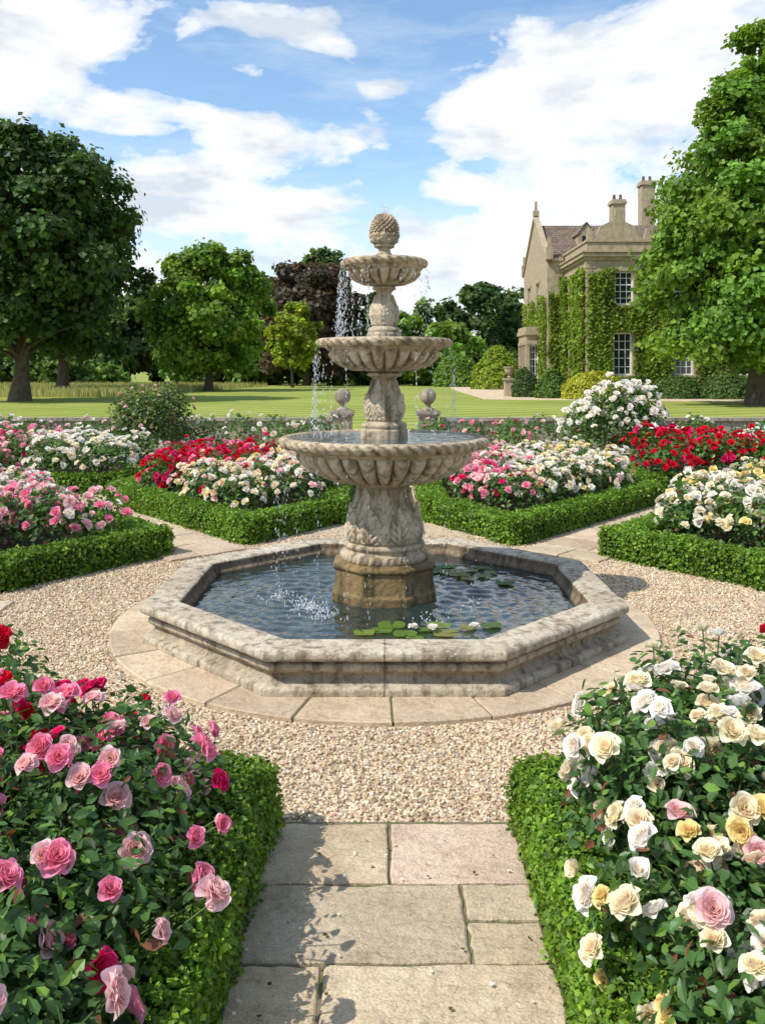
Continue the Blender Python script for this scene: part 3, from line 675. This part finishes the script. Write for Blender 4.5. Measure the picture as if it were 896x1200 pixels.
oak=lambda R:(lambda t: R*(0.55+0.45*math.sin(min(1,t*1.7+0.1)*1.57))*math.sqrt(max(0.02,1-max(0,(t-0.45)/0.56)**2)))
cone_=lambda R:(lambda t: R*(0.72+0.28*min(1,t*4))*(max(0.03,1-max(0,(t-0.25)/0.76)**1.5)))
tree('oak_tree',-24.2,57,3.6,18.2,oak(7.3),180,240,0.42,(0.055,0.100,0.022),0,trunk_r=0.55)
tree('oak_tree',-30,80,4,19,oak(6.8),105,220,0.5,(0.045,0.085,0.022),0,trunk_r=0.5)
tree('lime_tree',-17.7,87,2.4,14.8,oak(6.1),190,190,0.46,(0.17,0.275,0.035),0,trunk_r=0.4,cs=0.95)
tree('small_maple_tree',-11.0,104,2.6,10.2,oak(3.1),80,180,0.40,(0.28,0.34,0.035),0,trunk_r=0.2)
tree('chestnut_tree',21.9,50,2.6,22.4,cone_(6.6),320,270,0.34,(0.145,0.245,0.035),0,trunk_r=0.5,cs=0.82)
tree('copper_beech_tree',-10.5,118,2,17.0,oak(7.2),100,230,0.65,(0.095,0.068,0.045),0,trunk_r=0.5)
g,gb=Geo(),Geo()
for (px_,top,Y,Rr,c) in ((150,350,130,6,(0.09,0.15,0.04)),(190,318,135,6,(0.09,0.14,0.045)),(235,345,140,7,(0.10,0.16,0.04)),(283,312,140,6.5,(0.10,0.16,0.05)),
  (370,288,150,7.5,(0.09,0.15,0.05)),(330,330,150,7,(0.09,0.15,0.05)),(425,340,140,5.5,(0.07,0.11,0.05)),(470,368,150,6,(0.18,0.28,0.045)),(505,352,160,6,(0.13,0.19,0.06)),(560,332,140,6.5,(0.075,0.13,0.04)),(590,345,150,5,(0.08,0.14,0.04)),(525,378,120,4,(0.19,0.29,0.05)),(445,385,120,3.5,(0.12,0.18,0.04)),
  (30,300,140,8,(0.08,0.13,0.04)),(-60,300,140,10,(0.08,0.13,0.04)),(90,330,140,8,(0.09,0.14,0.04)),(620,340,150,8,(0.08,0.13,0.04)),(1000,330,110,9,(0.08,0.14,0.04)),(1100,300,110,11,(0.08,0.14,0.04)),(880,340,120,9,(0.08,0.13,0.04))):
    zt=2+(435-top)*Y/1000; crown(g,gb,(px_-448)*Y/1000,Y,1.0,zt-0.6,oak(Rr),52,150,0.85,c,0,trunk_r=0.3,cs=1.1)
for k in range(70):
    Y=rng.uniform(112,165); x=rng.uniform(-75,22); crown(g,None,x,Y,0.3,rng.uniform(3.2,6.5),oak(rng.uniform(3,4.5)),9,130,0.8,np.array((0.105,0.165,0.04))*rng.uniform(.6,1.5),0,bark=False,cs=1.5)
for k in range(30):
    crown(g,None,rng.uniform(-160,-60) if k<15 else rng.uniform(40,130),rng.uniform(90,160),1,rng.uniform(9,16),oak(8),20,130,1.2,(0.08,0.14,0.04),0,bark=False,cs=1.3)
group('distant_trees',[make('foliage',g,M_tree),make('trunks',gb,M_bark,True)])
def shrub(name,x,y,r,h,col,n=5000,l=0.18):
    g=Geo(); d=norm(rng.normal(size=(n,3))); d[:,2]=np.abs(d[:,2]); s=rng.uniform(0.6,1,n)**.4*(1+0.12*snoise(d+x,4,int(abs(x)*7)))
    P=np.array([x,y,0])+d*s[:,None]*np.array([r,r*.8,h]); nz=norm(d+rng.normal(size=(n,3))*.5)
    g.inst(LEAF_LT*np.array([1.5,1,1]),LEAF_LF,P,frames(nz),l*rng.uniform(.6,1.3,n),np.array(col)*rng.uniform(.55,1.45,(n,1))); make(name,g,M_tree)
shrub('golden_shrub',15.2,61.5,2.3,2.0,(0.38,0.38,0.04),9000)
shrub('garden_shrub',12.6,63.5,1.2,2.0,(0.11,0.19,0.04)); shrub('garden_shrub',11.0,66,1.0,2.2,(0.09,0.14,0.05)); shrub('garden_shrub',13.3,66,1.3,1.9,(0.10,0.18,0.04))
shrub('garden_shrub',18.4,62.6,1.4,1.3,(0.11,0.2,0.04)); shrub('garden_shrub',21.5,62.4,1.8,1.6,(0.09,0.16,0.04)); shrub('garden_shrub',25,62,2.2,1.8,(0.09,0.16,0.04)); shrub('garden_shrub',30,60,3,2.6,(0.11,0.18,0.04),7000)
shrub('garden_shrub',12.6,95,2.6,4.6,(0.27,0.35,0.04),5000,0.3); shrub('garden_shrub',9.6,110,3.2,4.2,(0.15,0.25,0.04),5000,0.3); shrub('garden_shrub',15.5,105,3,4.3,(0.10,0.16,0.04),5000,0.3)
n=42000; P=np.stack([rng.uniform(-75,-14,n),rng.uniform(66,110,n),np.zeros(n)],1)
P=P[(P[:,0]< -22+ (P[:,1]-66)*0.18+snoise(P,0.3,4)*3)]; n=len(P)
TG=np.array([[-.12,0,0],[.12,0,0],[.05,0.15,1]],float); g=Geo()
ga=rng.uniform(0,3.14,n); R=np.zeros((n,3,3)); R[:,0,0]=np.cos(ga);R[:,0,1]=-np.sin(ga);R[:,1,0]=np.sin(ga);R[:,1,1]=np.cos(ga);R[:,2,2]=1
g.inst(TG,[np.array([[0,1,2]])],P,R,rng.uniform(0.3,0.8,n),np.array((0.40,0.38,0.16))*rng.uniform(.6,1.3,(n,1))); make('meadow_grass',g,M_tree)

# ------------------------------------------------------------ house
gw,gg,gf,gr,gi=Geo(),Geo(),Geo(),Geo(),Geo()
def obb(g,c,U,Nn,du,dn,dz,col=(1,1,1)):
    c=np.array(c,float);U=np.array(U,float);Nn=np.array(Nn,float);Zv=np.array([0,0,1.0]); V=[]
    for sz in (-1,1):
        for (a,b_) in ((-1,-1),(1,-1),(1,1),(-1,1)): V.append(c+U*a*du/2+Nn*b_*dn/2+Zv*sz*dz/2)
    g.add(V,[np.array([[0,3,2,1],[4,5,6,7],[0,1,5,4],[1,2,6,5],[2,3,7,6],[3,0,4,7]])],col)
def wall(P0,U,Nn,W,z0,z1,wins):
    P0=np.array(P0,float);U=np.array(U,float);Nn=np.array(Nn,float)
    us=sorted(set([0,W]+[w[0] for w in wins]+[w[1] for w in wins])); zs=sorted(set([z0,z1]+[w[2] for w in wins]+[w[3] for w in wins]))
    pt=lambda u,z,d=0: P0+U*u-Nn*d+np.array([0,0,z])
    for a,b_ in zip(us[:-1],us[1:]):
        for c,d in zip(zs[:-1],zs[1:]):
            um,zm=(a+b_)/2,(c+d)/2
            if any(w[0]<um<w[1] and w[2]<zm<w[3] for w in wins): continue
            gw.add([pt(a,c),pt(b_,c),pt(b_,d),pt(a,d)],[np.array([[0,1,2,3]])],(1,1,1))
    for (a,b_,c,d) in wins:
        D=0.28
        for q in ([pt(a,c),pt(a,c,D),pt(a,d,D),pt(a,d)],[pt(b_,c),pt(b_,c,D),pt(b_,d,D),pt(b_,d)],[pt(a,c),pt(b_,c),pt(b_,c,D),pt(a,c,D)],[pt(a,d),pt(b_,d),pt(b_,d,D),pt(a,d,D)]):
            gw.add(q,[np.array([[0,1,2,3]])],(1,1,1))
        gg.add([pt(a,c,D),pt(b_,c,D),pt(b_,d,D),pt(a,d,D)],[np.array([[0,1,2,3]])],(1,1,1))
        w=b_-a;h=d-c; cc=lambda u,z,dd: pt(u,z,dd)
        f=0.11
        obb(gf,cc(a+f/2,(c+d)/2,D-.05),U,Nn,f,.08,h); obb(gf,cc(b_-f/2,(c+d)/2,D-.05),U,Nn,f,.08,h)
        obb(gf,cc((a+b_)/2,c+f/2,D-.055),U,Nn,w-2*f,.07,f); obb(gf,cc((a+b_)/2,d-f/2,D-.055),U,Nn,w-2*f,.07,f)
        nb=2 if w<1.7 else 3
        for k in range(1,nb+1): obb(gf,cc(a+w*k/(nb+1),(c+d)/2,D-.04),U,Nn,.05,.05,h-2*f)
        for k in range(1,5): obb(gf,cc((a+b_)/2,c+h*k/5,D-.038),U,Nn,w-2*f,.045,.05 if k!=3 else .09)
        for (u,z,du,dz,pr) in ((a-.12,(c+d)/2,.22,h+.1,.06),(b_+.12,(c+d)/2,.22,h+.1,.06),((a+b_)/2,d+.15,w+.5,.24,.10),((a+b_)/2,c-.12,w+.6,.16,.14)):
            obb(gw,P0+U*u+Nn*(pr/2+.002)+np.array([0,0,z]),U,Nn,du,pr,dz)
X_,Y_=np.array([1.,0,0]),np.array([0,1.,0])
zc=10.7
wall((15.3,64,0),X_,-Y_,17,0,zc,[(2.1,3.5,7.0,9.5),(2.0,3.4,1.7,4.9),(6.6,8.0,7.0,9.5),(6.6,8.0,1.7,4.9),(11,12.4,7,9.5),(11,12.4,1.7,4.9)])
wall((15.3,74,0),-Y_,-X_,10,0,zc,[(4,5.4,7.0,9.5),(4,5.4,1.7,4.9)])
wall((32.3,64,0),Y_,X_,10,0,zc,[])
wall((32.3,84,0),-X_,Y_,18.3,0,zc,[])
for (z,dz,pr) in ((zc-.25,.22,.16),(zc+.02,.28,.34),(zc+.24,.12,.44)):
    box(gw,15.3-pr,32.3+pr,64-pr,64.3,z-dz/2,z+dz/2); box(gw,15.3-pr-.003,15.6,64.303,74,z-dz/2+.002,z+dz/2-.002)
box(gw,15.32,32.3,64.02,64.4,zc+.3,zc+1.0); box(gw,15.321,15.7,64.403,74,zc+.3,zc+.998)
box(gw,15.22,32.4,63.92,64.5,zc+1.002,zc+1.16); box(gw,15.223,15.8,64.503,74,zc+1.0,zc+1.157)
box(gw,15.26,32.3,63.94,64,5.65,5.9); box(gw,15.2,15.3,64,74,5.653,5.903)
gx=17.6
V=[(gx-2.0,zc+1.16),(gx-1.6,zc+1.5),(gx-1.25,zc+2.2),(gx-.4,zc+2.6),(gx,zc+3.0),(gx+.4,zc+2.6),(gx+1.25,zc+2.2),(gx+1.6,zc+1.5),(gx+2.0,zc+1.16)]
k=len(V); vv=[(a,63.98,b_) for a,b_ in V]+[(a,64.45,b_) for a,b_ in V]; i=np.arange(k); j=(i+1)%k
gw.add(vv,[np.arange(k)[None,:],np.arange(k)[None,:]+k,np.stack([i,j,j+k,i+k],1)],(1,1,1))
obb(gw,(gx,64.2,zc+3.25),X_,Y_,.3,.3,.6)
for x in (15.6,19.9,22.5): obb(gw,(x,64.2,zc+1.42),X_,Y_,.5,.5,.5); obb(gw,(x,64.2,zc+1.85),X_,Y_,.26,.26,.4)
for z in np.arange(0.4,10.2,0.72):
    w=.75 if int(z/.72)%2 else .48
    box(gw,15.24,15.24+w,63.95,64.0,z,z+.62); box(gw,15.24,15.3,64.0,64+1.2-w,z+.001,z+.619)
zb=11.6; zr=15.3
wall((13.9,84,0),-Y_,-X_,12,0,zb,[(7,8.5,7.2,9.8),(2.5,4,7.2,9.8)])
wall((13.9,72,0),X_,-Y_,1.4,0,zb,[])
wall((15.3,72.02,0),X_,-Y_,17,zc,zb,[])
gw.add([(13.9,84,zb),(13.9,72,zb),(13.9,78,zr+.6)],[np.array([[0,1,2]])],(1,1,1))
for s in (-1,1):
    y0=78+s*6.2
    gw.add([(13.75,y0,zb-.1),(14.25,y0,zb-.1),(14.25,78,zr+.9),(13.75,78,zr+.9),(13.75,y0,zb-.4),(14.25,y0,zb-.4),(14.25,78,zr+.55),(13.75,78,zr+.55)],[np.array([[0,1,2,3],[4,5,6,7],[0,3,7,4],[1,2,6,5]])],(1,1,1))
    gr.add([(14.2,y0-s*.0,zb-.05),(33,y0,zb-.05),(33,78,zr),(14.2,78,zr)],[np.array([[0,1,2,3]])],(1,1,1))
    obb(gw,(14,y0,zb+.3),X_,Y_,.55,.55,1.0); obb(gw,(14,y0,zb+1.2),X_,Y_,.28,.28,.9)
obb(gw,(14,78,zr+1.1),X_,Y_,.5,.5,.5); obb(gw,(14,78,zr+1.75),X_,Y_,.22,.22,.9)
box(gw,13.75,15.2,71.8,72,zb-.3,zb-.05)
# dormer on the tiled slope
dx,dy=17.6,74.6
box(gw,dx-.7,dx+.7,dy-.9,dy+1.6,12.4,13.9); gw.add([(dx-.7,dy-.905,13.9),(dx+.7,dy-.905,13.9),(dx,dy-.905,14.8)],[np.array([[0,1,2]])],(1,1,1))
gg.add([(dx-.4,dy-.91,12.7),(dx+.4,dy-.91,12.7),(dx+.4,dy-.91,13.7),(dx-.4,dy-.91,13.7)],[np.array([[0,1,2,3]])],(1,1,1))
for s in (-1,1): gr.add([(dx+s*.85,dy-1.0,13.8),(dx,dy-1.0,14.9),(dx,dy+2.6,14.9),(dx+s*.85,dy+2.6,13.8)],[np.array([[0,1,2,3]])],(1,1,1))
gr.add([(15.8,64.6,zc+.9),(32,64.6,zc+.9),(32,72,zc+3.6),(18.2,72,zc+3.6),(15.8,73,zc+.9)],[np.array([[0,1,2,3]]),np.array([[0,3,4]])],(1,1,1))
for (x,y,z0,z1,w) in ((20.6,75,12.5,16.6,1.1),(24.1,78,13,18.9,1.2),(29,76,13,18.5,1.2)):
    box(gw,x-w/2,x+w/2,y-.6,y+.6,z0,z1); box(gw,x-w/2-.12,x+w/2+.12,y-.72,y+.72,z1,z1+.22); box(gw,x-w/2-.05,x+w/2+.05,y-.65,y+.65,z1+.222,z1+.4)
    for q in (-.25,.25): 
        tube(gr,[(x+q*w,y,z1+.4),(x+q*w,y,z1+.9)],[.15,.12],(1,1,1),8)
wall((12.6,79,0),-Y_,-X_,4.2,0,5.2,[(.4,1.35,1.2,4.3),(1.65,2.6,1.2,4.3),(2.9,3.85,1.2,4.3)])
wall((12.6,74.8,0),X_,-Y_,1.3,0,5.2,[(.25,1.05,1.2,4.3)])
box(gw,12.45,13.9,74.6,79.2,5.2,5.5); box(gw,12.55,13.9,74.7,79.1,5.5,5.9)
box(gw,13.9,14.2,72.3,83.8,5.7,5.95)
def ivy(P0,U,Nn,W,H0,H1,n,holes=(),seed=1,th=0.35):
    u=rng.uniform(0,W,n);z=rng.uniform(H0,H1,n); P=np.stack([u,z,0*u],1)
    edge=snoise(P,1.3,seed)*0.55
    k=(z<H1-0.5+edge)&(u>0.1+edge*.4)&(u<W-0.1+edge*.4)
    for h in holes: k&=~((u>h[0]-.12)&(u<h[1]+.12)&(z>h[2]-.15)&(z<h[3]+.1))
    u=u[k];z=z[k];m=len(u); dd=th*(0.45+0.4*snoise(np.stack([u,z,0*u],1),2.2,seed+1))+rng.uniform(0,.16,m)
    P=np.array(P0)+np.outer(u,U)+np.outer(np.maximum(dd,.04),Nn)+np.outer(z,[0,0,1])
    nz=norm(np.array(Nn)*.8+np.array([0,0,.4])+rng.normal(size=(m,3))*.5)
    c=np.array((0.17,0.24,0.028))*rng.uniform(.55,1.4,(m,1))*(1+.35*snoise(P,1.1,seed+2))[:,None]
    gi.inst(LEAF_LT*np.array([1.7,1,1]),LEAF_LF,P,frames(nz),0.22*rng.uniform(.6,1.3,m),np.clip(c,.004,1))
wA=[(2.1,3.5,7.0,9.5),(2.0,3.4,1.7,4.9)]
ivy((15.3,64,0),X_,-Y_,6.2,0,9.9,13000,wA+[(-1,.0,0,0)],3)
ivy((15.3,64,0),X_,-Y_,17,0,7,9000,[(0,6,0,10),(6.6,8,1.7,4.9),(11,12.4,1.7,4.9),(6.6,8,7,9.5)],4)
ivy((15.3,74,0),-Y_,-X_,10,0,10.0,16000,[(4,5.4,7.0,9.5),(4,5.4,1.7,4.9)],5,.45)
ivy((13.9,72,0),X_,-Y_,1.4,0,9.2,2500,(),6)
ivy((13.9,84,0),-Y_,-X_,12,0,9,8000,[(0,1,6,10),(7,8.5,7.2,9.8),(2.5,4,7.2,9.8)],7)
group('stone_manor_house',[make('walls',gw,M_house),make('window_glass',gg,M_glass),make('window_frames',gf,M_white),make('roof',gr,M_roof),make('ivy',gi,M_tree)])
g=Geo(); box(g,9.7,10.5,67.6,68.4,0,1.3); box(g,9.6,10.6,67.5,68.5,1.3,1.45)
prof=[(.12,1.45),(.2,1.5),(.1,1.65),(.35,1.9),(.42,2.2),(.5,2.3),(.5,2.36),(0,2.36)]
k=16; a=np.linspace(0,2*np.pi,k,endpoint=False); pr=np.array(prof)
V=np.stack([10.1+pr[:,0][:,None]*np.cos(a),68+pr[:,0][:,None]*np.sin(a),pr[:,1][:,None]+0*a],-1).reshape(-1,3)
i=np.arange(len(pr)-1)[:,None]*k; j=np.arange(k)[None,:]; j2=(j+1)%k
g.add(V,[np.stack([i+j,i+j2,i+k+j2,i+k+j],-1).reshape(-1,4)],(1,1,1)); make('garden_urn',g,M_house)

# ------------------------------------------------------------ sun + sky
el,az=math.radians(50),math.radians(-118)
S=Vector((math.sin(az)*math.cos(el),math.cos(az)*math.cos(el),math.sin(el)))
L=bpy.data.lights.new('sun','SUN'); L.energy=5.0; L.angle=math.radians(0.5); L.color=(1,0.945,0.85)
lo=bpy.data.objects.new('sun',L); lo.rotation_euler=S.to_track_quat('Z','Y').to_euler(); sc.collection.objects.link(lo)
wd=bpy.data.worlds.new('World'); sc.world=wd; wd.use_nodes=True; nt=wd.node_tree
for n_ in list(nt.nodes): nt.nodes.remove(n_)
out=nt.nodes.new('ShaderNodeOutputWorld'); bg=nt.nodes.new('ShaderNodeBackground'); nt.links.new(bg.outputs[0],out.inputs[0]); bg.inputs[1].default_value=0.135
sky=nt.nodes.new('ShaderNodeTexSky'); sky.sky_type='NISHITA'; sky.sun_disc=False; sky.sun_elevation=el; sky.sun_rotation=az; sky.ozone_density=1.4; sky.dust_density=0.6
tc=nt.nodes.new('ShaderNodeTexCoord'); gen=tc.outputs['Generated']
def math_(op,a,b=None,clamp=False):
    m=nt.nodes.new('ShaderNodeMath'); m.operation=op; m.use_clamp=clamp
    for s_,v_ in ((m.inputs[0],a),(m.inputs[1],b)):
        if v_ is None: continue
        if isinstance(v_,(int,float)): s_.default_value=v_
        else: nt.links.new(v_,s_)
    return m.outputs[0]
sep=nt.nodes.new('ShaderNodeSeparateXYZ'); nt.links.new(gen,sep.inputs[0])
def mapn(scl,loc=(0,0,0)):
    m=nt.nodes.new('ShaderNodeMapping'); m.inputs['Scale'].default_value=scl; m.inputs['Location'].default_value=loc; nt.links.new(gen,m.inputs[0]); return m.outputs[0]
cvec=mapn((3.6,3.6,8.0),(0.3,0.1,0.7))
nA=nt.nodes.new('ShaderNodeTexNoise'); nA.inputs['Scale'].default_value=2.1; nA.inputs['Detail'].default_value=13; nA.inputs['Roughness'].default_value=0.55; nA.inputs['Distortion'].default_value=0.25
nt.links.new(cvec,nA.inputs['Vector']); tot=nA.outputs['Fac']
blobs=[(20,60,120,85,.24),(330,158,120,34,.22),(640,105,170,62,.24),(840,60,120,60,.16),(450,285,420,62,.16),(200,215,90,40,.16),(720,200,140,50,.12),(330,20,70,18,.14),(290,85,40,14,.16),(455,105,34,14,.14),
       (220,80,110,50,-.18),(480,60,60,80,-.16),(90,170,70,30,-.10),(470,165,60,40,-.14),(620,10,80,20,-.1)]
for (bx,by,rx,ry,am) in blobs:
    v=np.array([bx-448,1000,435-by],float); ln=np.linalg.norm(v); v/=ln
    sb=nt.nodes.new('ShaderNodeVectorMath'); sb.operation='SUBTRACT'; nt.links.new(gen,sb.inputs[0]); sb.inputs[1].default_value=v
    ml=nt.nodes.new('ShaderNodeVectorMath'); ml.operation='MULTIPLY'; nt.links.new(sb.outputs[0],ml.inputs[0]); ml.inputs[1].default_value=(1000/rx,400/rx,1000/ry)
    le=nt.nodes.new('ShaderNodeVectorMath'); le.operation='LENGTH'; nt.links.new(ml.outputs[0],le.inputs[0])
    mr=nt.nodes.new('ShaderNodeMapRange'); mr.interpolation_type='SMOOTHSTEP'; mr.inputs[1].default_value=1.5; mr.inputs[2].default_value=0.2; mr.inputs[3].default_value=0; mr.inputs[4].default_value=am
    nt.links.new(le.outputs['Value'],mr.inputs[0]); tot=math_('ADD',tot,mr.outputs[0])
cov=ramp(nt,tot,[(0.52,0.0),(0.56,0.55),(0.64,1.0)])
wis=noise(nt,mapn((2.0,2.0,9.0),(3,1,0)),2.2,10,0.65)
nsh=noise(nt,mapn((3.6,3.6,9.5),(0.42,0.1,0.9)),2.4,9,0.55)
ccol=ramp(nt,nsh,[(0.36,(5.4,5.9,6.5)),(0.47,(7.2,7.4,7.6)),(0.56,(8.2,8.2,8.2))])
skyc=mix(nt,sky.outputs[0],(1.50,1.62,1.62),1.0,'MULTIPLY')
skyc=mix(nt,skyc,(6.6,7.3,7.9),ramp(nt,wis,[(0.46,0.0),(0.76,0.5)]))
hz=ramp(nt,sep.outputs[2],[(0.0,0.85),(0.24,0.0)])
skyc=mix(nt,skyc,(6.7,7.4,8.0),hz)
fin=mix(nt,skyc,ccol,cov); nt.links.new(fin,bg.inputs[0])

# ------------------------------------------------------------ camera
cam=bpy.data.cameras.new('camera'); co=bpy.data.objects.new('camera',cam); sc.collection.objects.link(co); sc.camera=co
co.location=(0,0,H); co.rotation_euler=(math.radians(90),0,0)
cam.sensor_fit='VERTICAL'; cam.sensor_height=24; cam.lens=20; cam.shift_y=-0.1375; cam.clip_end=6000; cam.clip_start=0.05
sc.view_settings.view_transform='Standard'; sc.view_settings.look='None'; sc.view_settings.exposure=0; sc.view_settings.gamma=1
